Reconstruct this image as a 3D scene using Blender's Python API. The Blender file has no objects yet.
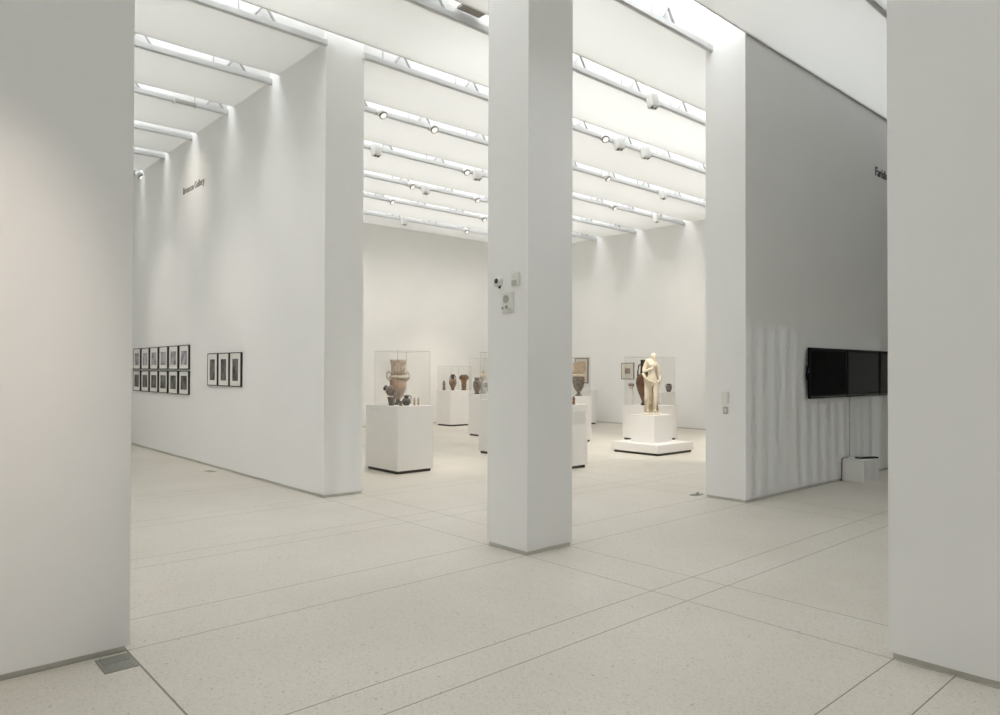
import bpy, bmesh, math, random
from mathutils import Vector, Matrix
random.seed(7)
SC = bpy.context.scene
COL = SC.collection
R = math.radians

# ------------------------------------------------------------------ materials
def new_mat(name):
    m = bpy.data.materials.new(name); m.use_nodes = True
    nt = m.node_tree; b = nt.nodes.get('Principled BSDF')
    return m, nt, b

def mat(name, col, rough=.6, metal=0., noise=0., nscale=8., spec=.5, bump=0., col2=None):
    m, nt, b = new_mat(name)
    b.inputs['Base Color'].default_value = (*col, 1)
    b.inputs['Roughness'].default_value = rough
    b.inputs['Metallic'].default_value = metal
    b.inputs['Specular IOR Level'].default_value = spec
    if noise or col2 or bump:
        tc = nt.nodes.new('ShaderNodeTexCoord')
        n = nt.nodes.new('ShaderNodeTexNoise'); n.inputs['Scale'].default_value = nscale; n.inputs['Detail'].default_value = 4
        nt.links.new(tc.outputs['Object'], n.inputs['Vector'])
        if noise or col2:
            r = nt.nodes.new('ShaderNodeValToRGB')
            a = col; c = col2 or tuple(max(0, v*(1-noise)) for v in col)
            r.color_ramp.elements[0].color = (*c, 1); r.color_ramp.elements[1].color = (*a, 1)
            r.color_ramp.elements[0].position = .38; r.color_ramp.elements[1].position = .62
            nt.links.new(n.outputs['Fac'], r.inputs['Fac']); nt.links.new(r.outputs['Color'], b.inputs['Base Color'])
        if bump:
            bp = nt.nodes.new('ShaderNodeBump'); bp.inputs['Strength'].default_value = bump; bp.inputs['Distance'].default_value = .01
            nt.links.new(n.outputs['Fac'], bp.inputs['Height']); nt.links.new(bp.outputs['Normal'], b.inputs['Normal'])
    return m

def emit(name, col, s):
    m = bpy.data.materials.new(name); m.use_nodes = True
    nt = m.node_tree; nt.nodes.clear()
    o = nt.nodes.new('ShaderNodeOutputMaterial'); e = nt.nodes.new('ShaderNodeEmission')
    e.inputs['Color'].default_value = (*col, 1); e.inputs['Strength'].default_value = s
    nt.links.new(e.outputs[0], o.inputs['Surface'])
    return m

M = {}
M['wall'] = mat('white_wall_paint', (.86, .86, .85), .85, noise=.012, nscale=1.5, spec=.2)
M['column'] = mat('white_column_paint', (.86, .86, .85), .8, noise=.01, nscale=2, spec=.2)
M['bracket'] = mat('grey_bracket_metal', (.42, .42, .42), .5, noise=.03); M['rail'] = mat('painted_track_metal', (.60, .605, .605), .45)
M['trim'] = mat('brushed_trim_metal', (.60, .595, .555), .45, metal=.05, noise=.05)
M['white_box'] = mat('white_lacquer', (.84, .83, .81), .5, noise=.01, nscale=3)
M['toe'] = mat('dark_toe_kick', (.045, .04, .035), .6, noise=.1)
M['lamp_white'] = mat('lamp_white_metal', (.66, .66, .64), .4, noise=.01)
M['lamp_dark'] = mat('lamp_dark_ring', (.10, .095, .09), .5, noise=.1)
M['lamp_glow'] = emit('lamp_lens_glow', (1, .95, .88), 1.05)
M['frame_black'] = mat('black_frame_wood', (.018, .016, .015), .45, noise=.2, nscale=30)
M['mat_board'] = mat('white_mat_board', (.80, .79, .77), .9, noise=.01)
M['plastic'] = mat('white_plastic', (.78, .78, .74), .45, noise=.01)
M['plastic_grey'] = mat('grey_plastic', (.46, .46, .42), .5, noise=.04, nscale=200)
M['plastic_dark'] = mat('dark_plastic', (.02, .02, .02), .2, noise=.1)
M['screen'] = mat('black_glass_screen', (.003, .003, .003), .08, spec=.16, noise=.1); M['screen_off'] = mat('black_matte_screen', (.002, .002, .002), .3, spec=.02, noise=.1)
M['tv_body'] = mat('black_tv_plastic', (.005, .005, .005), .4, spec=.1, noise=.1)
M['grate'] = mat('grey_grate_metal', (.34, .34, .315), .45, metal=.4, noise=.12, nscale=60)
M['letter'] = mat('grey_letter_paint', (.33, .31, .285), .7, noise=.03)
M['letter_dark'] = mat('dark_letter_paint', (.10, .105, .11), .7, noise=.03)
M['marble'] = mat('cream_marble', (.80, .735, .60), .55, nscale=9, col2=(.70, .61, .47), bump=.15)
M['tan_glaze'] = mat('tan_clay_painted', (.72, .57, .45), .5, nscale=16, col2=(.44, .37, .32)); M['tan_patchy'] = mat('tan_clay_patchy', (.68, .42, .25), .5, nscale=7, col2=(.47, .39, .34))
M['pale_tan'] = mat('pale_tan_clay', (.62, .48, .35), .6, nscale=25, col2=(.52, .38, .26))
M['cream_clay'] = mat('cream_clay', (.74, .65, .52), .6, noise=.15, nscale=20)
M['grey_brown'] = mat('grey_brown_clay', (.30, .235, .19), .5, nscale=18, col2=(.16, .125, .10))
M['dark_clay'] = mat('dark_grey_clay', (.17, .145, .125), .5, nscale=20, col2=(.10, .085, .075))
M['black_clay'] = mat('black_gloss_clay', (.055, .035, .022), .35, nscale=12, col2=(.03, .02, .013))
M['red_brown'] = mat('red_brown_clay', (.20, .085, .042), .4, nscale=10, col2=(.115, .05, .026))
M['orange_brown'] = mat('orange_brown_clay', (.40, .21, .10), .5, nscale=14, col2=(.16, .085, .045))
M['brown'] = mat('brown_clay', (.30, .17, .09), .5, nscale=14, col2=(.12, .07, .04))
M['cream_paper'] = mat('cream_paper', (.70, .66, .58), .9, noise=.02)
M['thin_frame'] = mat('greyed_wood_frame', (.20, .17, .145), .6, noise=.1)
M['art_brown'] = mat('brown_print', (.36, .27, .22), .8, nscale=40, col2=(.24, .17, .14))
M['cable'] = mat('grey_cable', (.10, .10, .105), .6, noise=.05)
M['shade'] = mat('taupe_baffle', (.40, .37, .33), .9, noise=.04)
M['label_panel'] = mat('pale_label_panel', (.74, .73, .70), .6, noise=.03, nscale=60)

def photo_mat(i, light):
    """black-and-white photographs: every print has its own blotches"""
    m, nt, b = new_mat('photo_print')
    tc = nt.nodes.new('ShaderNodeTexCoord'); mp = nt.nodes.new('ShaderNodeMapping')
    mp.inputs['Location'].default_value = (i*3.1, i*1.7, i*.9)
    n = nt.nodes.new('ShaderNodeTexNoise'); n.inputs['Scale'].default_value = 6.5; n.inputs['Detail'].default_value = 5
    r = nt.nodes.new('ShaderNodeValToRGB'); r.color_ramp.elements[0].position = .36; r.color_ramp.elements[1].position = .66
    if light:
        r.color_ramp.elements[0].color = (.16, .155, .165, 1); r.color_ramp.elements[1].color = (.52, .50, .53, 1)
    else:
        r.color_ramp.elements[0].color = (.012, .012, .011, 1); r.color_ramp.elements[1].color = (.17, .165, .15, 1)
    nt.links.new(tc.outputs['Object'], mp.inputs['Vector']); nt.links.new(mp.outputs['Vector'], n.inputs['Vector'])
    nt.links.new(n.outputs['Fac'], r.inputs['Fac']); nt.links.new(r.outputs['Color'], b.inputs['Base Color'])
    b.inputs['Roughness'].default_value = .6
    return m

def acrylic_mat():
    m = bpy.data.materials.new('clear_acrylic'); m.use_nodes = True
    nt = m.node_tree; nt.nodes.clear()
    o = nt.nodes.new('ShaderNodeOutputMaterial'); t = nt.nodes.new('ShaderNodeBsdfTransparent'); g = nt.nodes.new('ShaderNodeBsdfGlossy')
    lw = nt.nodes.new('ShaderNodeLayerWeight'); lw.inputs['Blend'].default_value = .12
    f = nt.nodes.new('ShaderNodeMath'); f.operation = 'MULTIPLY_ADD'; f.inputs[1].default_value = .16; f.inputs[2].default_value = .012
    nt.links.new(lw.outputs['Facing'], f.inputs[0])
    t.inputs['Color'].default_value = (.985, .985, .98, 1); g.inputs['Roughness'].default_value = .02
    mx = nt.nodes.new('ShaderNodeMixShader')
    nt.links.new(f.outputs[0], mx.inputs[0]); nt.links.new(t.outputs[0], mx.inputs[1]); nt.links.new(g.outputs[0], mx.inputs[2])
    nt.links.new(mx.outputs[0], o.inputs['Surface'])
    return m
M['acrylic'] = acrylic_mat()
def edge_mat():
    m = bpy.data.materials.new('acrylic_polished_edge'); m.use_nodes = True
    nt = m.node_tree; nt.nodes.clear()
    o = nt.nodes.new('ShaderNodeOutputMaterial'); t = nt.nodes.new('ShaderNodeBsdfTransparent'); g = nt.nodes.new('ShaderNodeBsdfDiffuse')
    g.inputs['Color'].default_value = (.52, .50, .47, 1)
    mx = nt.nodes.new('ShaderNodeMixShader'); mx.inputs[0].default_value = .10
    nt.links.new(t.outputs[0], mx.inputs[1]); nt.links.new(g.outputs[0], mx.inputs[2]); nt.links.new(mx.outputs[0], o.inputs['Surface'])
    return m
M['acrylic_edge'] = edge_mat()

def fabric_mat(T):
    """stretched light-diffusing ceiling fabric: the skylight above shows through a little"""
    m = bpy.data.materials.new('ceiling_fabric'); m.use_nodes = True
    nt = m.node_tree; nt.nodes.clear()
    o = nt.nodes.new('ShaderNodeOutputMaterial'); d = nt.nodes.new('ShaderNodeBsdfDiffuse'); t = nt.nodes.new('ShaderNodeBsdfTranslucent')
    d.inputs['Color'].default_value = (.80, .80, .785, 1); t.inputs['Color'].default_value = (.95, .95, .93, 1)
    mx = nt.nodes.new('ShaderNodeMixShader'); mx.inputs[0].default_value = T
    nt.links.new(d.outputs[0], mx.inputs[1]); nt.links.new(t.outputs[0], mx.inputs[2]); nt.links.new(mx.outputs[0], o.inputs['Surface'])
    return m
M['fabric'] = fabric_mat(.084); M['reveal'] = mat('slot_reveal_paint', (.66, .66, .65), .8, noise=.02); M['opaque_ceiling'] = mat('opaque_ceiling_board', (.80, .80, .785), .9, noise=.01)

def floor_mat(xs, ys):
    m, nt, b = new_mat('terrazzo')
    L = nt.links.new
    geo = nt.nodes.new('ShaderNodeNewGeometry'); sep = nt.nodes.new('ShaderNodeSeparateXYZ'); L(geo.outputs['Position'], sep.inputs[0])
    def math_(op, a, b_=None):
        n = nt.nodes.new('ShaderNodeMath'); n.operation = op
        for i, v in enumerate((a, b_)):
            if v is None: continue
            if isinstance(v, (int, float)): n.inputs[i].default_value = v
            else: L(v, n.inputs[i])
        return n.outputs[0]
    cur = None
    for ax, lst in ((0, xs), (1, ys)):
        for v, w in lst:
            d = math_('LESS_THAN', math_('ABSOLUTE', math_('SUBTRACT', sep.outputs[ax], v)), w)
            cur = d if cur is None else math_('MAXIMUM', cur, d)
    # large soft clouding + aggregate specks of three sizes
    n1 = nt.nodes.new('ShaderNodeTexNoise'); n1.inputs['Scale'].default_value = .9; n1.inputs['Detail'].default_value = 5; L(geo.outputs['Position'], n1.inputs['Vector'])
    r1 = nt.nodes.new('ShaderNodeValToRGB'); r1.color_ramp.elements[0].position = .3; r1.color_ramp.elements[1].position = .7
    r1.color_ramp.elements[0].color = (.635, .595, .525, 1); r1.color_ramp.elements[1].color = (.695, .66, .595, 1); L(n1.outputs['Fac'], r1.inputs['Fac'])
    col = r1.outputs['Color']
    for sc, thr, c, k in ((150, .26, (.46, .42, .35), .4), (64, .26, (.42, .375, .30), .32), (75, .26, (.80, .77, .70), .3), (19, .07, (.20, .165, .13), .5)):
        v = nt.nodes.new('ShaderNodeTexVoronoi'); v.inputs['Scale'].default_value = sc; L(geo.outputs['Position'], v.inputs['Vector'])
        # only a share of the cells holds a chip: their random colour decides
        s2 = nt.nodes.new('ShaderNodeSeparateColor'); L(v.outputs['Color'], s2.inputs[0])
        rad = math_('MULTIPLY', s2.outputs[1], thr*2.2)
        f = math_('MULTIPLY', math_('LESS_THAN', v.outputs['Distance'], rad), math_('MULTIPLY', math_('GREATER_THAN', s2.outputs[0], .45), k))
        mx = nt.nodes.new('ShaderNodeMix'); mx.data_type = 'RGBA'; L(f, mx.inputs[0]); L(col, mx.inputs[6]); mx.inputs[7].default_value = (*c, 1)
        col = mx.outputs[2]
    mx = nt.nodes.new('ShaderNodeMix'); mx.data_type = 'RGBA'; L(cur, mx.inputs[0]); L(col, mx.inputs[6]); mx.inputs[7].default_value = (.25, .22, .175, 1)
    L(mx.outputs[2], b.inputs['Base Color'])
    b.inputs['Roughness'].default_value = .42; b.inputs['Specular IOR Level'].default_value = .35
    return m

# ------------------------------------------------------------------ mesh tools
class MB:
    """collects shapes and links them as ONE mesh object"""
    def __init__(s): s.bm = bmesh.new(); s.mi = 0
    def _done(s, geo, mi=None):
        for f in {f for v in geo for f in v.link_faces}: f.material_index = s.mi if mi is None else mi
    def box(s, x0, x1, y0, y1, z0, z1, bev=0, rot=0, seg=2, mi=None):
        g = bmesh.ops.create_cube(s.bm, size=1)['verts']
        mt = Matrix.Translation(((x0+x1)/2, (y0+y1)/2, (z0+z1)/2)) @ Matrix.Rotation(rot, 4, 'Z') @ Matrix.Diagonal((abs(x1-x0), abs(y1-y0), abs(z1-z0), 1))
        bmesh.ops.transform(s.bm, matrix=mt, verts=g)
        s._done(g, mi)
        if bev:
            ed = {e for v in g for e in v.link_edges}
            bmesh.ops.bevel(s.bm, geom=list(ed), offset=bev, segments=seg, affect='EDGES', profile=.5)
        return s
    def tube(s, a, b, r0, r1=None, n=16, mi=None, cap=True):
        a, b = Vector(a), Vector(b); r1 = r0 if r1 is None else r1
        g = bmesh.ops.create_cone(s.bm, cap_ends=cap, segments=n, radius1=r0, radius2=r1, depth=(b-a).length)['verts']
        q = Vector((0, 0, 1)).rotation_difference((b-a).normalized()).to_matrix().to_4x4()
        bmesh.ops.transform(s.bm, matrix=Matrix.Translation((a+b)/2) @ q, verts=g)
        s._done(g, mi); return s
    def ball(s, c, r, n=16, mi=None):
        r = (r, r, r) if isinstance(r, (int, float)) else r
        g = bmesh.ops.create_uvsphere(s.bm, u_segments=n, v_segments=max(8, n//2), radius=1)['verts']
        bmesh.ops.transform(s.bm, matrix=Matrix.Translation(c) @ Matrix.Diagonal((*r, 1)), verts=g)
        s._done(g, mi); return s
    def lathe(s, prof, n=28, c=(0, 0, 0), mi=None):
        rings = []
        for r, z in prof:
            rings.append([s.bm.verts.new((c[0]+r*math.cos(2*math.pi*i/n), c[1]+r*math.sin(2*math.pi*i/n), c[2]+z)) for i in range(n)])
        for k in range(len(rings)-1):
            for i in range(n):
                f = s.bm.faces.new((rings[k][i], rings[k][(i+1) % n], rings[k+1][(i+1) % n], rings[k+1][i])); f.smooth = True; f.material_index = s.mi if mi is None else mi
        f = s.bm.faces.new(list(reversed(rings[0]))); f.material_index = s.mi if mi is None else mi
        f = s.bm.faces.new(rings[-1]); f.material_index = s.mi if mi is None else mi
        return s
    def curve_tube(s, pts, r, n=8, mi=None):
        pts = [Vector(p) for p in pts]; rings = []
        for k, p in enumerate(pts):
            t = (pts[min(k+1, len(pts)-1)] - pts[max(k-1, 0)]).normalized()
            up = Vector((0, 0, 1)) if abs(t.z) < .95 else Vector((1, 0, 0))
            a = t.cross(up).normalized(); b = t.cross(a)
            rr = r[k] if isinstance(r, (list, tuple)) else r
            rings.append([s.bm.verts.new(p + a*rr*math.cos(2*math.pi*i/n) + b*rr*math.sin(2*math.pi*i/n)) for i in range(n)])
        for k in range(len(rings)-1):
            for i in range(n):
                f = s.bm.faces.new((rings[k][i], rings[k][(i+1) % n], rings[k+1][(i+1) % n], rings[k+1][i])); f.smooth = True; f.material_index = s.mi if mi is None else mi
        s.bm.faces.new(list(reversed(rings[0]))).material_index = s.mi if mi is None else mi
        s.bm.faces.new(rings[-1]).material_index = s.mi if mi is None else mi
        return s
    def quad(s, pts, mi=None):
        f = s.bm.faces.new([s.bm.verts.new(p) for p in pts]); f.material_index = s.mi if mi is None else mi; return s
    def build(s, name, m, parent=None, loc=None, smooth=False, rot=None):
        bmesh.ops.recalc_face_normals(s.bm, faces=s.bm.faces[:])
        me = bpy.data.meshes.new(name); s.bm.to_mesh(me); s.bm.free()
        for x in (m if isinstance(m, (list, tuple)) else [m]): me.materials.append(x)
        if smooth:
            for p in me.polygons: p.use_smooth = True
        o = bpy.data.objects.new(name, me); COL.objects.link(o)
        if parent: o.parent = parent
        if loc is not None: o.location = loc
        if rot is not None: o.rotation_euler = rot
        return o

def tag(o, label, cat, group=None, kind=None):
    o['label'] = label; o['category'] = cat
    if group: o['group'] = group
    if kind: o['kind'] = kind
    return o
def thing(name, label, cat, loc=(0, 0, 0), rz=0, group=None):
    o = bpy.data.objects.new(name, None); COL.objects.link(o)
    o.empty_display_size = .1
    o.location = loc; o.rotation_euler = (0, 0, rz)
    return tag(o, label, cat, group)
def struct(name, mb, m):
    o = mb.build(name, m); o['kind'] = 'structure'; return o
def copy_tree(o, parent=None):
    c = o.copy(); COL.objects.link(c); c.parent = parent
    for ch in list(o.children): copy_tree(ch, c)
    return c

# ------------------------------------------------------------------ the building: a regular column grid
CH = 5.72                                   # underside of the ceiling panels
XL, XR, YB, YF = -4.2, 17.0, -4.4, 17.34     # outer faces of the rooms
SLOTS = [(-3.75, -3.45), (-2.10, -1.80), (-.45, -.15), (1.20, 1.50), (2.83, 3.13), (4.44, 4.97), (6.22, 6.52), (7.82, 8.12),
         (9.45, 9.74), (11.07, 11.36), (12.74, 13.03), (14.27, 14.55), (15.88, 16.15)]
RT = 6.75                                    # the skylight glass

fl = MB(); fl.box(XL-.3, XR+.3, YB-.3, YF+.3, -.2, 0)
xs = [(1.13, .0055), (4.285, .0036), (4.815, .0036), (8.0, .004), (8.52, .004)]
ys = [(v, .0036) for a in SLOTS[3:9] for v in a]
struct('floor', fl, floor_mat(xs, ys))

def wall(name, x0, x1, y0, y1, h=RT):
    return struct(name, MB().box(x0, x1, y0, y1, .035, h), M['wall'])
wall('wall_gallery', 4.287, 4.835, 8.085, YF)             # between the left gallery and the main gallery
wall('wall_right', 7.985, XR, 4.45, 5.0)                # carries the screens
wall('wall_near_left', XL, 1.14, 4.425, 4.96)          # near pier on the left
wall('wall_near_right', 4.285, 4.83, YB, 1.524)          # near pier on the right
wall('wall_back', XL, XR, YF, YF+.3)
wall('wall_gallery_right', XR, XR+.3, YB, YF+.3)
wall('wall_far_left', XL-.3, XL, YB, YF+.3)
wall('wall_behind', XL-.3, 10.0, YB-.3, YB)
struct('wall_behind_screenside', MB().box(10.0, XR+.3, YB-.3, YB, 4.9, RT), M['wall'])
c = MB().box(4.28, 4.848, 4.425, 4.955, .035, RT); struct('wall_column', c, M['column'])

def skirt(name, x0, x1, y0, y1, ins=.012, h=.037):
    struct(name, MB().box(x0+ins, x1-ins, y0+ins, y1-ins, 0, h), M['trim'])
skirt('baseboard_gallery', 4.287, 4.835, 8.085, YF)
skirt('baseboard_right', 7.985, XR, 4.45, 5.0)
skirt('baseboard_near_left', XL, 1.14, 4.425, 4.96, .018)
skirt('baseboard_near_right', 4.285, 4.83, YB, 1.524, .018)
skirt('baseboard_column', 4.28, 4.848, 4.425, 4.955)
struct('baseboard_back', MB().box(XL, XR, YF, YF+.28, 0, .037), M['trim'])
struct('baseboard_gallery_right', MB().box(XR, XR+.28, YB, YF, 0, .037), M['trim'])
struct('baseboard_behind', MB().box(XL-.28, XR, YB-.28, YB, 0, .037), M['trim'])
struct('baseboard_far_left', MB().box(XL-.28, XL, YB, YF, 0, .037), M['trim'])

# ceiling: stretched trays between the slots (underside and upstands), open to the skylight above
ce = MB(); H = .42
def tray(x0, x1, y0, y1, fab=0):
    ce.mi = fab
    ce.quad([(x0, y0, CH), (x0, y1, CH), (x1, y1, CH), (x1, y0, CH)])
    ce.mi = 1
    for yy, d in ((y0, .03), (y1, -.03)):
        ce.box(x0, x1, min(yy, yy+d), max(yy, yy+d), CH+.002, CH+H)
    ce.mi = 0
bays = list(zip([YB]+[b for a, b in SLOTS], [a for a, b in SLOTS]+[YF]))
for y0, y1 in bays:
    if y0 > 8: spans = [(XL, 4.29), (4.81, XR)]
    elif y1 < 1.6: spans = [(XL, 4.29), (4.81, XR)]
    else: spans = [(XL, XR)]
    for x0, x1 in spans:
        if x0 > 4.5 and y1 < 1.6:
            tray(x0, 8.3, y0, y1, 3); ce.mi = 2; ce.quad([(8.3, y0, CH), (8.3, y1+.35, CH), (x1, y1+.35, CH), (x1, y0, CH)]); ce.mi = 0
        elif y0 > 4.6:
            if x0 < 0 and x1 > 5: tray(x0, x1, y0, y1, 5)
            else: tray(x0, x1, y0, y1, 4 if x0 < 0 else 0)
        elif x1 > 9: tray(x0, 4.55, y0, y1, 4); tray(4.55, 8.3, y0, y1, 3); tray(8.3, x1, y0, y1, 5)
        else: tray(x0, x1, y0, y1, 4)
struct('ceiling', ce, [M['fabric'], M['reveal'], M['opaque_ceiling'], fabric_mat(.108), fabric_mat(.064), fabric_mat(.116)])

def skylight(k, x0, x1, y0, y1, s, col=(.97, .99, 1)):
    m = MB(); m.box(x0, x1, y0, y1, RT, RT+.05)
    struct('window_%d' % k, m, emit('skylight_glass', col, s))
struct('ceiling_roof', MB().box(XL-.3, XR+.3, YB-.3, YF+.3, RT+.06, RT+.2), M['wall'])
S_HALL, S_LEFT, S_MAIN, S_RIGHT = 4.8, 6.6, 6.3, 6.3
skylight(1, XL+.5, 4.2, YB+.5, 4.4, S_HALL)
skylight(2, XL+.5, 3.7, 4.7, YF-.6, S_LEFT)
skylight(3, 5.2, XR-.8, 5.3, YF-.7, S_MAIN)
skylight(4, 4.9, 6.5, 4.45, 5.25, S_MAIN)
skylight(5, 4.25, 8.35, YB+.5, 4.38, 5.3)
skylight(6, 8.35, XR-.5, 3.2, 4.38, S_RIGHT, (.95, .98, 1))
# tall window with vertical louvres at the end of the right-hand room, hidden by the near right wall
fx = 10.0; wm = MB()
while fx < XR-.1: wm.box(fx, fx+.13, YB-.2, YB-.14, 0, 4.9); fx += .30
struct('window_7', wm, M['rail'])
# taupe baffle closing a piece of one slot beside the column
sh = MB().box(5.12, 5.46, 6.26, 6.50, CH+.10, CH+.13, bev=.004)
tag(sh.build('light_baffle', M['shade']), 'taupe baffle closing part of the ceiling slot just left of the column', 'baffle')

# ------------------------------------------------------------------ lighting tracks in the slots
rail_cache = {}
def bracket_mesh():
    b = MB(); h = .17; w = .13
    for sx in (-1, 1): b.tube((sx*w, 0, 0), (sx*.008, 0, h), .017, n=8)
    b.box(-.02, .02, -.012, .012, h-.012, h+.012)
    b.tube((-w-.18, 0, 0), (-w-.18, 0, .11), .009, n=8); b.box(-w-.2, w+.02, -.010, .010, -.004, .006)
    return b
BR0 = None
def track(label, y, x0, x1, off):
    global BR0
    t = thing('lighting_track', label, 'track', (x0, y, CH), 0, 'lighting tracks in the ceiling slots')
    r = MB(); L = x1-x0
    r.box(0, L, -.03, .03, -.062, .008, bev=.004); r.box(0, L, -.010, .010, .006, .02); r.box(0, L, -.02, .02, -.068, -.06)
    r.build('rail', M['rail'], t)
    k = math.ceil((x0+.25-off)/1.22); x = off+1.22*k
    while x < x1-.2:
        if BR0 is None: b = BR0 = bracket_mesh().build('hanger_bracket', M['bracket'], t)
        else: b = BR0.copy(); COL.objects.link(b); b.parent = t
        b.location = (x-x0, 0, .012); x += 1.22
    return t
track('white lighting track in the wide slot right of the column, nearest the camera', 4.92, 4.83, 8.0, 7.05)
track('white lighting track in the first narrow slot behind the column', 6.465, XL, XR, 7.22)
ORD = ['nearest the camera', 'second from the camera', 'third from the camera', 'fourth from the camera', 'fifth from the camera', 'farthest from the camera']
for i, (a, b) in enumerate(SLOTS[7:]):
    track('white lighting track above the left gallery, '+ORD[i], b-.055, XL, 4.285, 2.26+.3*i)
    track('white lighting track above the bright main gallery, '+ORD[i]+' beyond the gallery wall', b-.055, 4.815, XR, 5.42+.31*i)
track('white lighting track at the top right above the screen room', 3.075, 4.83, XR, 8.2)

# spotlights clipped to the tracks
def spot_model(kind):
    t = thing('track_spotlight', 'x', 'spotlight', (0, 0, 0))
    if kind == 'can':
        a = MB(); a.box(-.05, .05, -.018, .018, -.02, -.0, bev=.004); a.tube((0, -.005, -.012), (0, -.09, -.02), .012, n=10)
        a.build('track_adapter', M['lamp_white'], t)
        h = MB(); h.lathe([(.035, .09), (.06, .075), (.072, .03), (.075, -.06)]); ho = h.build('housing', M['lamp_white'], t, loc=(0, -.125, .0), rot=(R(-40), 0, 0))
        rr = MB(); rr.lathe([(.072, 0), (.079, .006), (.079, .018), (.072, .02)]); rr.build('front_ring', M['lamp_dark'], ho, loc=(0, 0, -.078))
        g = MB(); g.lathe([(.02, -.004), (.058, 0), (.066, .01)]); g.build('lens', M['lamp_glow'], ho, loc=(0, 0, -.082))
    else:
        a = MB(); a.box(-.05, .05, -.05, .018, -.02, .0, bev=.004); a.build('track_adapter', M['lamp_white'], t)
        h = MB(); h.box(-.085, .085, -.07, .07, -.16, .09, bev=.012); h.build('housing', M['lamp_white'], t, rot=(R(-12), 0, 0), loc=(0, -.115, .0))
        d = MB(); d.tube((-.04, 0, -.17), (-.04, 0, -.158), .026, n=14); d.tube((.04, 0, -.17), (.04, 0, -.158), .026, n=14)
        d.build('front_ring', M['lamp_dark'], t, rot=(R(-12), 0, 0), loc=(0, -.115, .0))
    return t
PROTO = {'can': None, 'box': None}
def spot(kind, x, slot, rz, label):
    y = SLOTS[slot][1]-.055
    if PROTO[kind] is None: o = PROTO[kind] = spot_model(kind)
    else: o = copy_tree(PROTO[kind])
    o.location = (x, y, CH-.068); o.scale = (.86, .86, .86); o.rotation_euler = (0, 0, rz)
    tag(o, label, 'spotlight', 'spotlights on the ceiling tracks')
    return o
A = '%s on the %s track seen %s of the column'
spot('box', 8.756, 6, -.2, 'white boxy double spotlight on the track nearest the top, right of the column')
spot('can', 9.61, 7, -.5, 'round spotlight with a dark ring just right of the column, beside two box lamps')
spot('box', 9.98, 7, -.3, 'white box spotlight between the round ringed lamp and another box lamp')
spot('box', 10.75, 7, -.3, 'white box spotlight right of the other box lamp, on the same track')
spot('can', 6.03, 8, .2, 'round spotlight left of the column on its upper track, beside the gallery wall end')
spot('can', 7.07, 8, -.1, 'round spotlight with a dark ring, mid-way along the upper track left of the column')
spot('can', 11.52, 8, .3, 'small round spotlight right of the column, below the ringed lamp and two boxes')
spot('box', 13.5, 8, .3, 'small box lamp on the third track right of the column')
spot('box', 6.945, 9, .1, 'white box lamp beside the gallery wall end, second track with lamps left of the column')
spot('can', 9.106, 9, -.2, 'round spotlight close to the left edge of the column, beside a box lamp')
spot('box', 9.40, 9, -.2, 'white box lamp close to the left edge of the column, beside a round lamp')
spot('can', 13.75, 9, .2, 'tiny round spotlight on the fourth track right of the column')
spot('box', 15.5, 9, .2, 'tiny box lamp at the right end of the fourth track right of the column')
spot('can', 8.848, 10, .4, 'glowing round spotlight left of a box lamp, third lamp track left of the column')
spot('box', 9.25, 10, .2, 'small box lamp right of the glowing round one, third lamp track left of the column')
spot('can', 10.73, 10, .2, 'pale round spotlight near the column on the third lamp track to its left')
spot('can', 9.35, 11, .2, 'tiny round spotlight near the gallery wall end on the fourth lamp track')
spot('can', 12.24, 11, .2, 'tiny round spotlight touching the left edge of the column, fourth lamp track')
spot('box', 10.8, 12, .2, 'tiny box lamp on the farthest track, left of the column')
spot('can', 12.94, 12, .2, 'tiny round lamp on the farthest track, close to the column')
spot('can', 4.16, 12, .9, 'white spotlight at the far end of the left gallery beside the near pier')
# slim linear lamp in the left gallery
t = thing('linear_track_lamp', 'slim grey linear lamp on the third track of the left gallery', 'lamp', (3.62, SLOTS[9][1]-.055, CH-.066))
MB().box(-.15, .15, -.085, -.035, -.02, .035, bev=.006).build('housing', M['plastic_grey'], t)
e = MB()
for sx in (-.17, .15): e.box(sx, sx+.02, -.08, .02, -.022, .0, bev=.003)
e.build('end_clip', M['lamp_white'], t)

# ------------------------------------------------------------------ framed photographs on the gallery wall (X = 4.29, facing -X)
def framed(label, yc, zc, w, h, iw, ih, pm, dz=0, group=None, x=4.29, d=.034, fr='frame_black', brd=.014, name='framed_photograph'):
    t = thing(name, label, 'framed picture', (x, yc, zc), 0, group)
    f = MB()
    f.box(-d, 0, -w/2, -w/2+brd, -h/2, h/2, bev=.0015); f.box(-d, 0, w/2-brd, w/2, -h/2, h/2, bev=.0015)
    f.box(-d, 0, -w/2+brd, w/2-brd, -h/2, -h/2+brd, bev=.0015); f.box(-d, 0, -w/2+brd, w/2-brd, h/2-brd, h/2, bev=.0015)
    f.build('frame', M[fr], t)
    MB().box(-d+.005, -.002, -w/2+brd, w/2-brd, -h/2+brd, h/2-brd).build('mat_board', M['mat_board'] if fr == 'frame_black' else M['cream_paper'], t)
    MB().box(-d+.003, -d+.006, -iw/2, iw/2, -ih/2+dz, ih/2+dz).build('print', pm, t)
    return t
ORDN = ['at the right end, nearest the trio', 'second from the right end', 'third from the right end', 'fourth from the right end', 'fifth from the right end', 'at the far left end']
for i in range(6):
    y = 13.235+.588*i
    framed('pale photograph in the top row of twelve, '+ORDN[i], y, 1.82, .50, .435, .30, .25, photo_mat(i, True), -.01, 'block of twelve framed photographs')
    framed('dark photograph in the bottom row of twelve, '+ORDN[i], y, 1.364, .50, .425, .32, .25, photo_mat(i+11, False), .0, 'block of twelve framed photographs')
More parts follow.
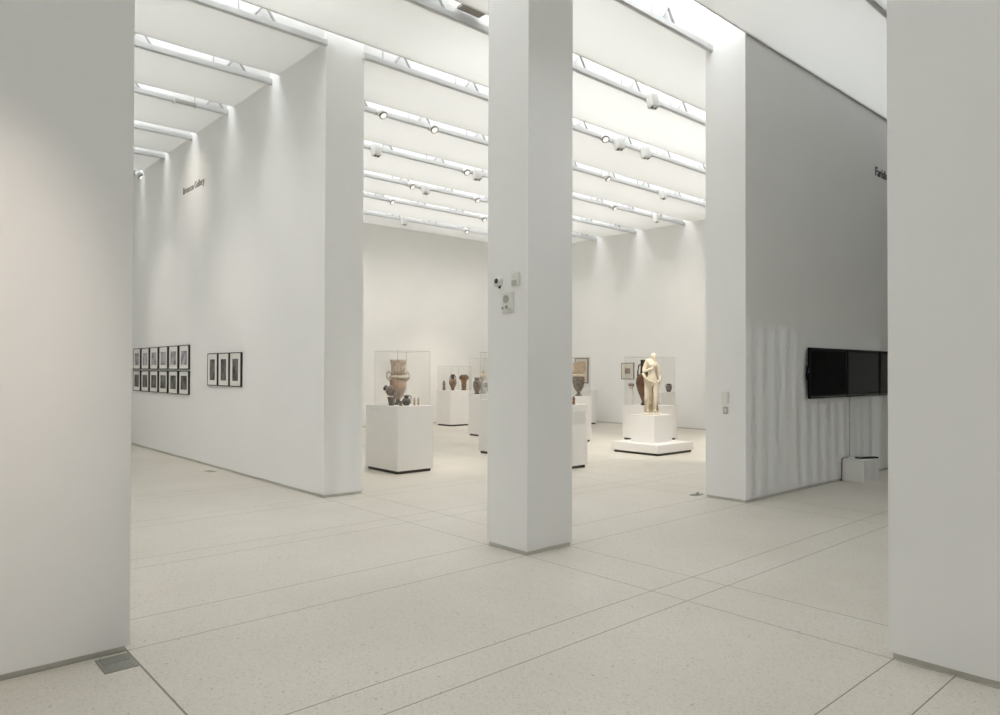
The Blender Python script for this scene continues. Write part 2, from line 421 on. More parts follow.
for i, s in enumerate(('nearest the gallery wall end', 'in the middle', 'on the left')):
    framed('black-framed tall photograph of the trio, the one '+s, 10.875+.482*i, 1.602, .44, .53, .22, .34, photo_mat(i+31, False), -.005, 'trio of framed photographs')
# small framed works on the right gallery wall (X = 17)
framed('cream-matted print with a small brown square, on the wall left of the statue', 13.27, 1.592, .47, .49, .20, .165, M['art_brown'], .0, None, 17.0, .03, 'thin_frame', .022, 'framed_print')
framed('tan print in a dark frame on the far wall just right of the column', 15.1, 1.60, .56, .80, .36, .36, M['pale_tan'], .12, None, 17.0, .03, 'thin_frame', .03, 'framed_print')

# ------------------------------------------------------------------ lettering
def sign(words, label, loc, rot, size, m):
    t = thing('wall_lettering', label, 'sign', loc); t.rotation_euler = rot
    x = 0
    for wd in words:
        cu = bpy.data.curves.new('word', 'FONT'); cu.body = wd; cu.size = size; cu.extrude = .006; cu.offset = .001
        o = bpy.data.objects.new('word', cu); COL.objects.link(o)
        dg = bpy.context.evaluated_depsgraph_get(); me = bpy.data.meshes.new_from_object(o.evaluated_get(dg))
        COL.objects.unlink(o); bpy.data.objects.remove(o)
        ob = bpy.data.objects.new('word', me); COL.objects.link(ob); me.materials.clear(); me.materials.append(m)
        ob.parent = t; ob.location = (x, 0, 0); x += max(v.co.x for v in me.vertices)+size*.28
    return t
sign(('Bronson', 'Gallery'), 'small grey Gallery lettering high on the left gallery wall', (4.284, 13.42, 4.765), (R(90), 0, R(-90)), .165, M['letter'])
sign(('Farish', 'Gallery'), 'dark lettering high on the right wall, cut off by the near pier', (11.99, 4.444, 4.735), (R(90), 0, 0), .20, M['letter_dark'])

# ------------------------------------------------------------------ fittings on the column (face X = 4.285, facing -X)
FX = 4.28
t = thing('security_camera', 'small white security camera with a black lens on the column, left of the sensor', 'camera', (FX, 4.80, 2.40))
MB().tube((0, 0, .0), (-.012, 0, .0), .055, .05, n=24).build('wall_mount', M['plastic'], t)
b = MB(); b.ball((-.02, 0, .0), (.034, .052, .05), 24); b.build('housing', M['plastic'], t, smooth=True)
b = MB(); b.ball((-.046, -.012, .004), (.012, .024, .024), 18); b.build('lens', M['plastic_dark'], t, smooth=True)
b = MB(); b.tube((-.02, -.036, -.045), (-.04, -.05, -.058), .010, n=12); b.build('indicator', M['plastic_dark'], t)
t = thing('motion_sensor', 'white box motion sensor on the column, right of the security camera', 'sensor', (FX, 4.562, 2.40))
MB().box(-.035, 0, -.043, .043, -.058, .062, bev=.008).build('housing', M['plastic'], t)
MB().box(-.038, -.033, -.034, .034, -.05, -.006, bev=.002).build('lens', M['plastic_grey'], t)
t = thing('fire_alarm', 'white fire alarm with round speaker and strobe on the column, below the camera', 'fire alarm', (FX, 4.668, 2.205))
MB().box(-.024, .002, -.072, .072, -.095, .095, bev=.010).build('backplate', M['plastic'], t)
g = MB(); g.tube((-.023, .012, .03), (-.029, .012, .03), .036, n=28)
for k in range(-2, 3): g.box(-.032, -.028, -.018, .042, .03+k*.012-.002, .03+k*.012+.002)
g.build('speaker_grille', M['plastic_grey'], t)
st = MB(); st.lathe([(.026, 0), (.026, .012), (.018, .024), (.006, .028)], n=20); sto = st.build('strobe', M['plastic'], t, loc=(-.023, .005, -.05), rot=(0, R(-90), 0))
sto.scale = (1, 2.0, 1)
b = MB(); b.tube((-.036, -.018, -.044), (-.052, -.018, -.044), .016, n=16); b.tube((-.045, .028, -.052), (-.052, .028, -.052), .014, n=16); b.box(-.049, -.046, -.022, .028, -.056, -.042); b.build('strobe_reflector', M['grate'], t)
# plates on the end of the right wall (face X = 8.0)
t = thing('thermostat', 'white thermostat box on the end of the right wall, above a small plate', 'thermostat', (7.985, 4.715, 1.272))
MB().box(-.035, 0, -.043, .043, -.072, .072, bev=.006).build('housing', M['plastic'], t)
MB().box(-.037, -.034, -.025, .025, .01, .045, bev=.001).build('display', M['mat_board'], t)
t = thing('switch_plate', 'small light switch plate below the thermostat on the right wall end', 'switch', (7.985, 4.715, 1.112))
MB().box(-.012, 0, -.034, .034, -.045, .045, bev=.004).build('plate', M['plastic_grey'], t)
MB().box(-.02, -.01, -.013, .013, -.024, .024, bev=.002).build('rocker', M['plastic'], t)

# ------------------------------------------------------------------ floor boxes
t = thing('floor_box', 'grey metal floor box beside the near left pier', 'floor box', (1.04, 4.28, 0))
MB().box(-.082, .082, -.112, .112, -.004, .006, bev=.002).build('frame', M['grate'], t)
for k, y0 in enumerate((-.095, .005)):
    l = MB(); l.box(-.066, .066, y0, y0+.09, .004, .010, bev=.002)
    for i in range(7): l.box(-.05+i*.0155, -.044+i*.0155, y0+.015, y0+.075, .010, .0118)
    l.build('lid', M['grate'], t)
t = thing('floor_box', 'small grey floor box near the foot of the left gallery wall', 'floor box', (4.07, 11.37, 0), .1)
MB().box(-.065, .065, -.10, .10, -.004, .006, bev=.002).build('frame', M['trim'], t)
MB().box(-.05, .05, -.085, .085, .004, .010, bev=.002).build('lid', M['grate'], t)
t = thing('floor_socket', 'flat grey floor socket with a small knob at the foot of the right wall end', 'floor socket', (8.03, 5.16, 0), .05)
MB().box(-.09, .09, -.05, .05, -.003, .010, bev=.003).build('plate', M['grate'], t)
b = MB(); b.lathe([(.018, 0), (.018, .015), (.010, .028)], n=14); b.build('knob', M['plastic_grey'], t, loc=(.03, 0, .010))

# ------------------------------------------------------------------ screens, cable and box in the right-hand room
TY = 4.45
def screen(x, label, sm='screen'):
    t = thing('wall_screen', label, 'screen', (x, TY, 1.575), 0, 'black screens in a row on the right wall')
    w, h = 1.205, .70
    MB().box(.01, w, -.075, -.040, -h/2, h/2, bev=.014, seg=3).build('casing', M['tv_body'], t)
    MB().box(.055, w-.045, -.0775, -.073, -h/2+.055, h/2-.045).build('screen', M[sm], t)
    MB().box(w/2-.2, w/2+.2, -.042, 0, -.15, .15).build('wall_bracket', M['tv_body'], t)
    s = MB(); s.box(.02, w-.01, -.079, -.072, -h/2+.012, -h/2+.032, bev=.002); s.build('speaker_bar', M['plastic_dark'], t)
    return t
s1 = screen(9.53, 'black wall screen at the left end of the row, with a small side speaker', 'screen_off')
b = MB(); b.box(-.03, .015, -.065, -.04, -.085, .085, bev=.011, seg=3); b.build('side_speaker', M['tv_body'], s1)
b = MB(); b.tube((-.012, -.064, .02), (-.012, -.068, .02), .012, n=14); b.build('speaker_badge', M['plastic_grey'], s1)
screen(10.745, 'black wall screen in the middle of the row, above the cable')
screen(11.96, 'black wall screen at the right end, cut off by the near pier')
t = thing('floor_plinth', 'low white box on the floor under the wall screens', 'plinth', (10.985, 4.285, 0))
MB().box(-.275, .275, -.155, .155, .0, .315, bev=.003).build('body', M['white_box'], t)
MB().box(-.277, .277, -.157, .157, .296, .30).build('lid_seam', M['label_panel'], t)
t = thing('media_player', 'slim black device lying on the low white box', 'device', (11.08, 4.235, .315), -.5)
MB().box(-.17, .17, -.045, .045, 0, .022, bev=.005).build('casing', M['tv_body'], t)
MB().box(-.14, .14, -.03, .03, .0215, .024).build('top_panel', M['plastic_dark'], t)
cb = MB(); cb.curve_tube([(11.0, TY-.008, 1.245), (11.003, TY-.008, 1.0), (10.998, TY-.008, .6), (10.99, TY-.008, .345), (10.93, TY-.008, .332), (10.78, TY-.010, .328), (10.705, TY-.012, .315), (10.694, TY-.014, .25), (10.694, TY-.014, .06), (10.68, TY-.02, .012), (10.63, TY-.022, .012)], [.004]*6+[.007]*5)
tag(cb.build('power_cable', M['cable']), 'thin dark cable hanging from the wall screens to the low white box', 'cable')

# ------------------------------------------------------------------ pedestals and acrylic cases
def pedestal(label, x0, x1, y0, y1, h=1.04, panel=None, ins=.03, g='white display pedestals'):
    t = thing('display_pedestal', label, 'pedestal', ((x0+x1)/2, (y0+y1)/2, 0), 0, g)
    w, d = (x1-x0)/2, (y1-y0)/2
    MB().box(-w, w, -d, d, .045, h, bev=.004).build('body', M['white_box'], t)
    MB().box(-w+ins, w-ins, -d+ins, d-ins, 0, .046).build('plinth_base', M['toe'], t)
    return t
def case(label, x0, x1, y0, y1, z0, z1):
    t = thing('acrylic_case', label, 'display case', ((x0+x1)/2, (y0+y1)/2, z0), 0, 'clear acrylic display cases')
    w, d, h, k = (x1-x0)/2, (y1-y0)/2, z1-z0, .012
    b = MB(); b.box(-w, -w+k, -d, d, 0, h); b.box(w-k, w, -d, d, 0, h); b.box(-w+k, w-k, -d, -d+k, 0, h); b.box(-w+k, w-k, d-k, d, 0, h); b.box(-w+k, w-k, -d+k, d-k, h-k, h)
    b.build('panels', M['acrylic'], t)
    e = MB()
    for sx in (-1, 1):
        for sy in (-1, 1): e.box(sx*w-.005, sx*w+.005, sy*d-.005, sy*d+.005, 0, h)
        e.box(sx*w-.004, sx*w+.004, -d, d, h-.004, h+.004); e.box(-w, w, sx*d-.004, sx*d+.004, h-.004, h+.004)
    e.build('edges', M['acrylic_edge'], t)
    return t
p1 = pedestal('white pedestal beside the gallery wall end, with a lettered front and a cased vase group', 6.10, 6.77, 9.16, 10.09)
b = MB()
random.seed(3)
yy = .33
while yy > .08:                                   # raised title: a row of short letter strokes
    w = random.uniform(.012, .022); b.box(-.3365, -.334, yy-w, yy, .955, .985+random.choice((0, .008))); yy -= w+.008
b.build('title_lettering', M['label_panel'], p1)
case('clear case over the vase group on the pedestal by the gallery wall end', 6.13, 6.74, 9.22, 9.87, 1.04, 1.90)
pedestal('white pedestal at the back of the gallery carrying a figurine and two brown vases', 12.46, 13.26, 16.03, 16.68, 1.02)
case('clear case over the figurine and two brown vases at the back', 12.48, 13.24, 16.05, 16.66, 1.02, 1.72)
pedestal('white pedestal behind the column on its left, carrying a grey-brown jar', 11.10, 11.9, 12.75, 13.58, 1.02)
case('clear case over the grey-brown jar left of the column', 11.12, 11.88, 12.80, 13.56, 1.02, 1.90)
pedestal('white pedestal half hidden by the left edge of the column, carrying a wide krater', 8.90, 9.6, 9.72, 10.57)
case('clear case over the wide krater at the left edge of the column', 8.92, 9.56, 9.76, 10.54, 1.04, 1.95)
pa = pedestal('white pedestal with a pale label panel just right of the column', 8.25, 8.97, 7.84, 8.68)
MB().box(.00, .30, -.4225, -.419, .72, .93).build('label_panel', M['label_panel'], pa)
pedestal('white pedestal behind the labelled one right of the column, carrying a tall vase', 11.42, 12.26, 10.60, 11.40, 1.03)
case('clear case over the tall vase right of the column', 11.45, 12.23, 10.62, 11.36, 1.03, 1.90)
pedestal('slim empty white pedestal against the far wall right of the column', 15.75, 16.43, 14.0, 14.6)
pedestal('wide white pedestal directly behind the statue, carrying the tall dark amphora', 13.22, 14.15, 9.62, 10.48, .80)
case('clear case over the tall dark amphora behind the statue', 13.26, 14.11, 9.66, 10.44, .80, 1.92)
pedestal('white pedestal in the far corner behind the statue, carrying a small dark vase', 15.6, 16.22, 11.08, 11.7, 1.035)

# ------------------------------------------------------------------ vessels
def vessel(name, label, cat, loc, parts, group='ancient vessels on display', handles=(), n=28, rot=None):
    t = thing(name, label, cat, loc, 0, group)
    if rot: t.rotation_euler = rot
    for nm, prof, m in parts: MB().lathe(prof, n).build(nm, M[m], t)
    for nm, pts, r, m in handles: MB().curve_tube(pts, r).build(nm, M[m], t)
    return t
def camdir(a):                                        # handles lie across the view so that both sides show
    return (math.cos(R(-42+a)), math.sin(R(-42+a)))
def handle_pts(pts, a=0):
    dx, dy = camdir(a); return [(r*dx, r*dy, z) for r, z in pts]

def tall_krater(loc, s, label, upper='tan_glaze', lower='tan_glaze'):
    parts = [('foot', [(.075*s, 0), (.078*s, .015*s), (.045*s, .03*s), (.032*s, .06*s), (.035*s, .085*s)], 'grey_brown'),
             ('body', [(.035*s, .085*s), (.07*s, .12*s), (.105*s, .19*s), (.125*s, .28*s), (.128*s, .34*s), (.115*s, .385*s), (.10*s, .40*s)], lower),
             ('shoulder_ring', [(.10*s, .395*s), (.140*s, .405*s), (.142*s, .43*s), (.115*s, .445*s)], 'cream_clay'),
             ('neck', [(.112*s, .445*s), (.108*s, .50*s), (.110*s, .60*s), (.122*s, .665*s), (.126*s, .68*s), (.108*s, .68*s), (.100*s, .60*s)], upper)]
    hs = [('handle', handle_pts([(sx*.115*s, .36*s), (sx*.165*s, .40*s), (sx*.17*s, .47*s), (sx*.14*s, .50*s), (sx*.112*s, .47*s)]), .013*s, 'cream_clay') for sx in (-1, 1)]
    return vessel('krater', label, 'vase', loc, parts, handles=hs)
tall_krater((6.455, 9.69, 1.04), 1.07, 'tall tan and grey krater at the back of the case by the gallery wall end', 'tan_glaze', 'tan_patchy')
# jug lying on its side on a clear riser
tag(MB().box(6.25, 6.29, 9.595, 9.635, 1.04, 1.172, bev=.003).build('acrylic_riser', M['acrylic']), 'clear riser block holding the round brown jug', 'riser')
t = vessel('askos', 'round grey-brown jug with its mouth turned left, on a clear riser', 'jug', (6.295, 9.725, 1.245),
    [('body', [(.02, -.09), (.06, -.07), (.085, -.03), (.09, .01), (.075, .05), (.045, .075)], 'grey_brown'), ('neck', [(.045, .07), (.034, .095), (.05, .12), (.052, .128), (.03, .126)], 'dark_clay')])
t.rotation_euler = (0, R(-68), R(-72))
t.location = (6.26, 9.60, 1.272); t.scale = (.95, .95, .95)
vessel('beaker', 'dark grey tapered beaker at the front left of the case', 'cup', (6.218, 9.52, 1.04),
    [('body', [(.040, 0), (.043, .01), (.055, .09), (.060, .12), (.052, .122), (.045, .09)], 'dark_clay'), ('rim', [(.058, .118), (.068, .123), (.068, .136), (.056, .138), (.048, .12)], 'grey_brown')])
vessel('stemmed_dish', 'small dark stemmed dish at the front of the case', 'dish', (6.27, 9.33, 1.04),
    [('foot', [(.03, 0), (.032, .008), (.010, .014), (.009, .05)], 'black_clay'), ('bowl', [(.009, .05), (.04, .062), (.05, .075), (.046, .077), (.02, .065)], 'dark_clay')])
t = vessel('pitcher', 'dark grey pitcher with a handle, right of the stemmed dish', 'jug', (6.42, 9.40, 1.04),
    [('body', [(.04, 0), (.044, .01), (.068, .045), (.072, .075), (.055, .105), (.034, .118)], 'dark_clay'), ('neck', [(.034, .116), (.032, .135), (.05, .16), (.044, .162), (.026, .14)], 'dark_clay')],
    handles=[('handle', handle_pts([(.045, .155), (.070, .145), (.076, .105), (.064, .07)], 10), .007, 'dark_clay')])
def figurine(label, loc, h, m='pale_tan', bulge=1.):
    return vessel('figurine', label, 'figurine', loc, [('base', [(.020*bulge, 0), (.021*bulge, h*.06), (.014*bulge, h*.10)], m),
        ('body', [(.014*bulge, h*.1), (.017*bulge, h*.3), (.012*bulge, h*.5), (.020*bulge, h*.68), (.008*bulge, h*.80)], m), ('head', [(.008*bulge, h*.79), (.013*bulge, h*.87), (.013*bulge, h*.93), (.006*bulge, h)], m)], 'small clay figurines')
figurine('slim tan figurine next to the dark pitcher', (6.53, 9.335, 1.04), .125)
figurine('slim tan figurine at the right corner of the case', (6.63, 9.37, 1.04), .125)
figurine('grey-tan figurine left of the two brown vases at the back', (12.55, 16.46, 1.02), .28, 'grey_brown', 2.6)
def amphora(label, loc, h, r, m1, m2, rim_r=.55, foot_r=.36):
    return vessel('amphora', label, 'vase', loc, [('foot', [(r*foot_r*1.3, 0), (r*foot_r*1.3, h*.04), (r*foot_r*.8, h*.07)], m2),
        ('body', [(r*foot_r*.8, h*.07), (r*.75, h*.30), (r, h*.48), (r*.92, h*.60), (r*.5, h*.70)], m1),
        ('neck', [(r*.5, h*.69), (r*.42, h*.80), (r*rim_r, h*.96), (r*rim_r*1.1, h), (r*rim_r*.8, h), (r*.34, h*.85)], m2)],
        handles=[('handle', handle_pts([(s*r*.42, h*.90), (s*r*.66, h*.87), (s*r*.76, h*.74), (s*r*.74, h*.62)]), r*.10, m2) for s in (-1, 1)])
amphora('dark-necked brown amphora at the back, left of the wide-topped one', (12.74, 16.29, 1.02), .46, .115, 'brown', 'black_clay')
vessel('krater', 'orange-brown wide-topped krater at the right of the back pedestal', 'vase', (13.08, 16.20, 1.02),
    [('foot', [(.075, 0), (.078, .03), (.05, .05)], 'brown'), ('body', [(.05, .05), (.075, .12), (.07, .19), (.08, .26), (.11, .32), (.118, .35)], 'orange_brown'),
     ('rim', [(.118, .345), (.120, .38), (.10, .44), (.092, .455), (.08, .45)], 'brown')],
    handles=[('handle', handle_pts([(s*.10, .30), (s*.13, .34), (s*.128, .39), (s*.095, .42)]), .012, 'black_clay') for s in (-1, 1)])
vessel('jar', 'grey-brown jar with a pale neck behind the wide krater, left of the column', 'vase', (11.25, 13.42, 1.02),
    [('foot', [(.07, 0), (.07, .02), (.045, .035)], 'dark_clay'), ('body', [(.045, .035), (.075, .09), (.10, .18), (.10, .24), (.088, .30), (.06, .33)], 'grey_brown'),
     ('neck', [(.06, .325), (.055, .36), (.07, .40), (.062, .402), (.05, .36)], 'grey_brown')],
    handles=[('handle', handle_pts([(.065, .395), (.12, .37), (.13, .30), (.10, .26)]), .012, 'grey_brown')])
vessel('jug', 'small cream jug standing behind the grey-brown jar', 'jug', (11.46, 13.44, 1.02),
    [('foot', [(.06, 0), (.06, .33), (.045, .345)], 'label_panel'), ('body', [(.045, .345), (.07, .40), (.072, .45), (.04, .51)], 'cream_clay'), ('neck', [(.04, .505), (.035, .55), (.05, .585), (.042, .587), (.03, .55)], 'cream_clay')])
wk = vessel('krater', 'wide grey-brown krater at the left edge of the column', 'vase', (9.12, 10.355, 1.04),
    [('foot', [(.065, 0), (.068, .02), (.045, .035)], 'dark_clay'), ('body', [(.045, .035), (.09, .07), (.125, .14), (.13, .20), (.115, .235)], 'grey_brown'), ('rim', [(.115, .232), (.138, .25), (.14, .275), (.12, .278), (.10, .25)], 'dark_clay')],
    handles=[('handle', handle_pts([(s*.115, .21), (s*.165, .23), (s*.17, .28), (s*.135, .265)]), .012, 'grey_brown') for s in (-1, 1)])
wk.scale = (1.12, 1.12, 1.12)
tall_krater((12.045, 10.80, 1.03), 1.1, 'tall tan and grey krater right of the column', 'pale_tan', 'grey_brown')
figurine('ochre figurine at the edge of the column on the labelled pedestal', (8.755, 7.955, 1.04), .14, 'orange_brown', 1.5)
amphora('tall dark-necked red-brown amphora behind the statue', (13.575, 10.13, .80), 1.06, .19, 'red_brown', 'black_clay', .42, .30)
vessel('cup', 'small brown and cream cup left of the tall amphora', 'cup', (13.345, 10.32, 1.17),
    [('body', [(.03, 0), (.035, .008), (.055, .05), (.06, .075)], 'cream_clay'), ('rim', [(.06, .073), (.068, .09), (.068, .135), (.058, .137), (.05, .1)], 'grey_brown')])
tag(MB().box(13.285, 13.395, 10.265, 10.375, .80, 1.17, bev=.006).build('display_riser', M['white_box']), 'white riser block holding the small cup left of the amphora', 'riser')
vessel('vase', 'small dark grey vase on the far pedestal right of the statue', 'vase', (16.08, 11.19, 1.035),
    [('foot', [(.05, 0), (.05, .015), (.06, .02)], 'dark_clay'), ('body', [(.05, .02), (.072, .06), (.074, .10), (.056, .16), (.04, .20)], 'dark_clay'), ('rim', [(.04, .195), (.05, .215), (.048, .222), (.036, .21)], 'black_clay')],
    handles=[('handle', handle_pts([(s*.045, .21), (s*.078, .18), (s*.07, .11)]), .011, 'dark_clay') for s in (-1, 1)])

# ------------------------------------------------------------------ statue on its stepped base
pt = thing('statue_platform', 'low square white platform carrying the statue block', 'platform', (11.66, 8.49, 0))
MB().box(-.585, .585, -.545, .545, .045, .205, bev=.004).build('body', M['white_box'], pt)
MB().box(-.555, .555, -.515, .515, 0, .046).build('plinth_base', M['toe'], pt)
tag(MB().box(11.37, 11.95, 8.24, 8.80, .205, .735, bev=.004).build('statue_block', M['white_box']), 'white block on the low platform directly under the marble statue', 'pedestal')

def skin_body(nodes, edges):
    me = bpy.data.meshes.new('body'); ks = list(nodes); ix = {k: i for i, k in enumerate(ks)}
    me.from_pydata([nodes[k][0] for k in ks], [(ix[a], ix[b]) for a, b in edges], [])
    o = bpy.data.objects.new('tmp_body', me); COL.objects.link(o)
    sk = o.modifiers.new('s', 'SKIN'); sk.use_smooth_shade = True
    for i, k in enumerate(ks):
        v = me.skin_vertices[0].data[i]; r = nodes[k][1]; v.radius = (r, r) if isinstance(r, (int, float)) else r; v.use_root = (k == 'pelvis')
    o.modifiers.new('u', 'SUBSURF').levels = 2
    return o
N = {'pelvis': ((0, 0, .665), (.098, .082)), 'belly': ((.012, -.005, .755), (.104, .078)), 'waist': ((.018, 0, .835), (.098, .070)), 'chest': ((.008, -.008, .945), (.118, .080)),
     'collar': ((.004, .004, 1.025), (.074, .056)), 'neck': ((.022, -.008, 1.07), .038), 'skull': ((.036, -.022, 1.115), .042),
     'ls': ((-.090, .0, 1.045), .050), 'le': ((-.165, -.02, .82), .046), 'lw': ((-.075, -.105, .872), .026), 'lh': ((-.03, -.112, .895), .022),
     'rs': ((.092, .0, .985), .046), 're': ((.138, .045, .80), .040), 'rw': ((.168, .03, .63), .028), 'rh': ((.172, .015, .575), .022),
     'lhip': ((-.072, 0, .60), .088), 'lk': ((-.085, -.03, .335), .058), 'lc': ((-.085, -.01, .22), .052), 'la': ((-.082, .0, .07), .034), 'lf': ((-.09, -.085, .038), .026),
     'rhip': ((.068, -.005, .60), .084), 'rk': ((.068, -.06, .345), .056), 'rc': ((.062, -.03, .22), .050), 'ra': ((.058, .01, .07), .032), 'rf': ((.07, -.075, .038), .026)}
Ed = [('pelvis', 'belly'), ('belly', 'waist'), ('waist', 'chest'), ('chest', 'collar'), ('collar', 'neck'), ('neck', 'skull'), ('collar', 'ls'), ('ls', 'le'), ('le', 'lw'), ('lw', 'lh'),
      ('collar', 'rs'), ('rs', 're'), ('re', 'rw'), ('rw', 'rh'), ('pelvis', 'lhip'), ('lhip', 'lk'), ('lk', 'lc'), ('lc', 'la'), ('la', 'lf'), ('pelvis', 'rhip'), ('rhip', 'rk'), ('rk', 'rc'), ('rc', 'ra'), ('ra', 'rf')]
tmp = skin_body(N, Ed)
dg = bpy.context.evaluated_depsgraph_get(); dg.update()
me0 = bpy.data.meshes.new_from_object(tmp.evaluated_get(dg))
bm = bmesh.new(); bm.from_mesh(me0)
COL.objects.unlink(tmp); bpy.data.objects.remove(tmp)
q = MB(); q.bm.free(); q.bm = bm
q.ball((.040, -.026, 1.125), (.046, .053, .060), 20)                       # head, turned a little to the right
q.tube((.050, -.072, 1.130), (.052, -.088, 1.110), .006, .010, n=8)        # nose
q.ball((.050, -.070, 1.09), (.018, .014, .007), 10); q.ball((.046, -.062, 1.072), (.018, .018, .014), 10)   # mouth, chin
for sx in (-1, 1):
    q.ball((.046+sx*.018, -.068, 1.134), (.009, .008, .006), 8); q.ball((.040+sx*.044, -.016, 1.124), (.007, .012, .018), 8)    # eyes, ears
    q.ball((.012+sx*.050, -.078, .962), (.040, .034, .040), 14)            # breasts
def fingers(w, d, side):
    for k in range(4):
        a = Vector(w)+Vector((0, 0, 0))+side*(k-1.5)*.0105; ln = (.040, .048, .046, .036)[k]
        q.tube(a, a+d*ln*.6, .0058, .0054, n=8); q.tube(a+d*ln*.58, a+d*ln*.58+(d+Vector((0, .4, -.5))).normalized()*ln*.5, .0054, .0042, n=8)
    q.tube(Vector(w)+side*-.018-d*.012, Vector(w)+side*-.030+d*.018, .0065, .005, n=8)
fingers((-.022, -.114, .898), Vector((.85, -.1, .3)).normalized(), Vector((-.25, 0, -1)).normalized()*-1)
fingers((.172, .013, .568), Vector((.05, -.15, -1)).normalized(), Vector((.2, -1, 0)).normalized())
bmesh.ops.recalc_face_normals(bm, faces=bm.faces[:])
me1 = bpy.data.meshes.new('statue_figure'); bm.to_mesh(me1); bm.free()
so = bpy.data.objects.new('tmp2', me1); COL.objects.link(so)
rm = so.modifiers.new('r', 'REMESH'); rm.mode = 'VOXEL'; rm.voxel_size = .0055; rm.use_smooth_shade = True
sm = so.modifiers.new('k', 'SMOOTH'); sm.iterations = 3; sm.factor = .5
dg = bpy.context.evaluated_depsgraph_get(); dg.update()
me2 = bpy.data.meshes.new_from_object(so.evaluated_get(dg)); COL.objects.unlink(so); bpy.data.objects.remove(so)
ST = thing('marble_statue', 'cream marble standing figure with one bent arm on the white block', 'statue', (11.66, 8.52, .735), R(-41.8))
me2.materials.clear(); me2.materials.append(M['marble'])
fo = bpy.data.objects.new('figure', me2); COL.objects.link(fo); fo.parent = ST; fo.location = (0, 0, .018)
MB().lathe([(.20, 0), (.21, .008), (.205, .026), (.19, .03)], 32).build('base_slab', M['marble'], ST).scale = (1.0, .62, 1)
# hair
hb = MB(); hb.ball((.036, -.008, 1.143), (.052, .054, .052), 20); hb.ball((.024, .045, 1.128), (.026, .026, .024), 14); hb.ball((.038, -.02, 1.186), (.022, .02, .012), 12)
hb.build('hair', M['marble'], ST, loc=(0, 0, .018), smooth=True)
# drapery: cloth that hangs from the bent arm, wraps behind the hips and falls to the base, with folds
def drape(name, a0, a1, z1, z0, rx, ry, cx, cy, nf, amp, spread=1.0, nz=26, na=60):
    bm = bmesh.new(); g = []
    for k in range(nz+1):
        u = k/nz; row = []
        for i in range(na+1):
            v = i/na; a = R(a0+(a1-a0)*v)
            ztop = z1[0]*(1-v)+z1[1]*v - .05*math.sin(math.pi*v)
            z = ztop*(1-u)+z0*u
            f = 1+amp*(.35+.65*u)*math.sin(nf*2*math.pi*v+1.3*u) + .03*math.sin(5*v+3*u)
            s = (1-.12*math.sin(math.pi*min(1, u*1.1)))*(1+(spread-1)*u)
            row.append(bm.verts.new((cx+rx*f*s*math.cos(a), cy+ry*f*s*math.sin(a), z)))
        g.append(row)
    for k in range(nz):
        for i in range(na): bm.faces.new((g[k][i], g[k][i+1], g[k+1][i+1], g[k+1][i])).smooth = True
    r = bmesh.ops.solidify(bm, geom=bm.faces[:], thickness=.010)
    for f in bm.faces: f.smooth = True
    me = bpy.data.meshes.new(name); bm.to_mesh(me); bm.free(); me.materials.append(M['marble'])
    o = bpy.data.objects.new(name, me); COL.objects.link(o); o.parent = ST; o.location = (0, 0, .018); return o
drape('drapery', 215, -20, (.80, .72), .03, .150, .112, .0, .012, 7, .06, .88)
drape('apron_fold', 178, 262, (.74, .60), .20, .142, .115, -.005, -.005, 4, .05, .95)
rl = MB(); rl.curve_tube([(-.175, -.03, .80), (-.15, -.08, .72), (-.07, -.112, .655), (.02, -.11, .615), (.10, -.085, .62), (.155, -.03, .68), (.175, .04, .76)], [.026, .024, .018, .015, .017, .021, .022], n=12)
rl.build('rolled_hem', M['marble'], ST, loc=(0, 0, .018))

# ------------------------------------------------------------------ warm track spots of the room, plus two added fill spots
def spotlight(loc, target, energy, deg, blend=.6, col=(1, .90, .79), r=.05):
    l = bpy.data.lights.new('track_or_fill_beam', 'SPOT'); l.energy = energy; l.spot_size = R(deg); l.spot_blend = blend; l.color = col; l.shadow_soft_size = r
    o = bpy.data.objects.new('track_or_fill_beam', l); COL.objects.link(o); o.location = loc
    o.rotation_euler = (Vector(target)-Vector(loc)).to_track_quat('-Z', 'Y').to_euler()
Zs = 5.5
spotlight((2.6, 12.95, 5.6), (4.29, 12.86, 4.66), 36, 58, 1, (1, .86, .72))                 # lettering
spotlight((1.2, 9.6, Zs), (4.29, 9.4, 2.0), 70, 80, 1, (1, .95, .9))  # added broad wash to brighten the gallery wall; no fixture stands here
spotlight((2.0, 11.2, Zs), (4.29, 11.2, 1.6), 70, 60, 1)                  # trio
spotlight((2.0, 14.4, Zs), (4.29, 14.2, 1.7), 110, 62, 1)                  # block of photographs
spotlight((.2, 1.45, Zs), (.22, 4.43, 1.75), 420, 27, 1, (1, .84, .74))     # near left pier
spotlight((5.2, 1.45, Zs), (4.6, 4.42, 2.6), 85, 55, 1, (.97, .99, 1))            # added fill that brightens the column's right face
spotlight((7.07, 8.07, Zs), (6.5, 9.6, 1.0), 221, 40, .8)
spotlight((9.0, 9.69, Zs), (6.45, 9.6, 1.0), 136, 36, .8)
spotlight((9.61, 8.07, Zs), (11.66, 8.5, 1.2), 391, 40, .7)
spotlight((10.0, 6.46, Zs), (11.66, 8.5, .9), 255, 46, .8)
spotlight((11.52, 9.69, Zs), (11.9, 11.0, 1.2), 221, 42, .8)
spotlight((9.1, 11.31, Zs), (9.2, 10.1, 1.1), 187, 42, .8)
spotlight((8.8, 6.46, Zs), (8.6, 8.2, 1.0), 221, 42, .8)
spotlight((10.73, 12.98, Zs), (11.5, 13.1, 1.2), 221, 42, .8)
spotlight((12.24, 14.5, Zs), (12.8, 16.4, 1.2), 272, 50, .9)
spotlight((13.75, 11.31, Zs), (13.7, 10.0, 1.2), 255, 42, .8)
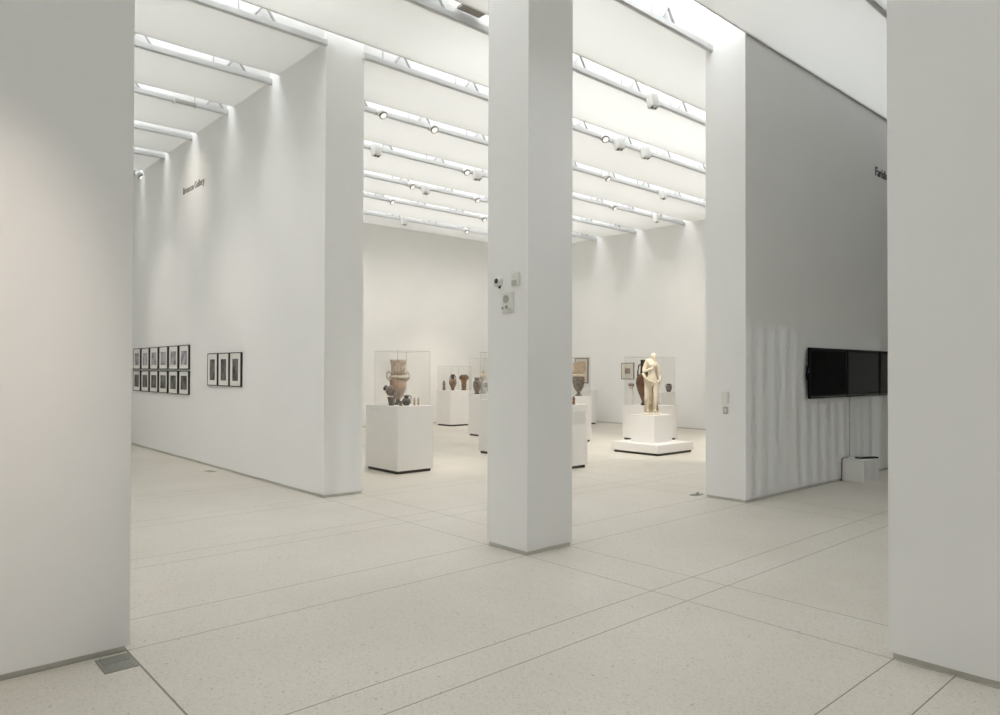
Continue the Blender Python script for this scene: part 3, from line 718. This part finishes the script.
spotlight((15.5, 11.31, Zs), (16.95, 12.6, 1.6), 35, 90, 1)
spotlight((14.8, 14.5, Zs), (17.0, 15.0, 1.6), 40, 90, 1)
for x in (7.0, 9.4, 11.8, 14.2): spotlight((x, 14.5, Zs), (x, 17.3, 2.2), 90, 95, 1)
for y in (8.0, 10.0): spotlight((14.6, y, Zs), (17.0, y, 2.2), 60, 95, 1, (1, .80, .63))

# ------------------------------------------------------------------ camera
cam = bpy.data.cameras.new('camera'); co = bpy.data.objects.new('camera', cam); COL.objects.link(co); SC.camera = co
yaw, pitch, roll = R(41.8157), R(.6074), R(.1672)
fw = Vector((math.cos(pitch)*math.sin(yaw), math.cos(pitch)*math.cos(yaw), math.sin(pitch))); rt = Vector((math.cos(yaw), -math.sin(yaw), 0)); up = rt.cross(fw)
r2 = math.cos(roll)*rt+math.sin(roll)*up; u2 = -math.sin(roll)*rt+math.cos(roll)*up
mw = Matrix((r2, u2, -fw)).transposed().to_4x4(); mw.translation = (0, 0, 1.6); co.matrix_world = mw
cam.sensor_fit = 'HORIZONTAL'; cam.sensor_width = 36; cam.lens = 711.107*36/1000; cam.shift_y = (362.893-357.5)/1000
cam.clip_start = .05; cam.clip_end = 100

spotS = bpy.data.lights.new('low_daylight', 'SUN'); spotS.energy = .27; spotS.angle = R(.6); spotS.color = (.85, .92, 1)
su = bpy.data.objects.new('low_daylight', spotS); COL.objects.link(su); su.rotation_euler = Vector((-.45, .83, -.25)).to_track_quat('-Z', 'Y').to_euler()
w = bpy.data.worlds.new('world'); SC.world = w; w.use_nodes = True
w.node_tree.nodes['Background'].inputs['Color'].default_value = (.9, .95, 1, 1); w.node_tree.nodes['Background'].inputs['Strength'].default_value = .05
SC.view_settings.view_transform = 'Standard'; SC.view_settings.look = 'None'; SC.view_settings.gamma = 1; SC.view_settings.use_curve_mapping = False
SC.view_settings.exposure = .06
SC.cycles.light_sampling_threshold = 0
SC.cycles.max_bounces = 10; SC.cycles.diffuse_bounces = 7; SC.cycles.transparent_max_bounces = 40; SC.cycles.caustics_reflective = False; SC.cycles.caustics_refractive = False
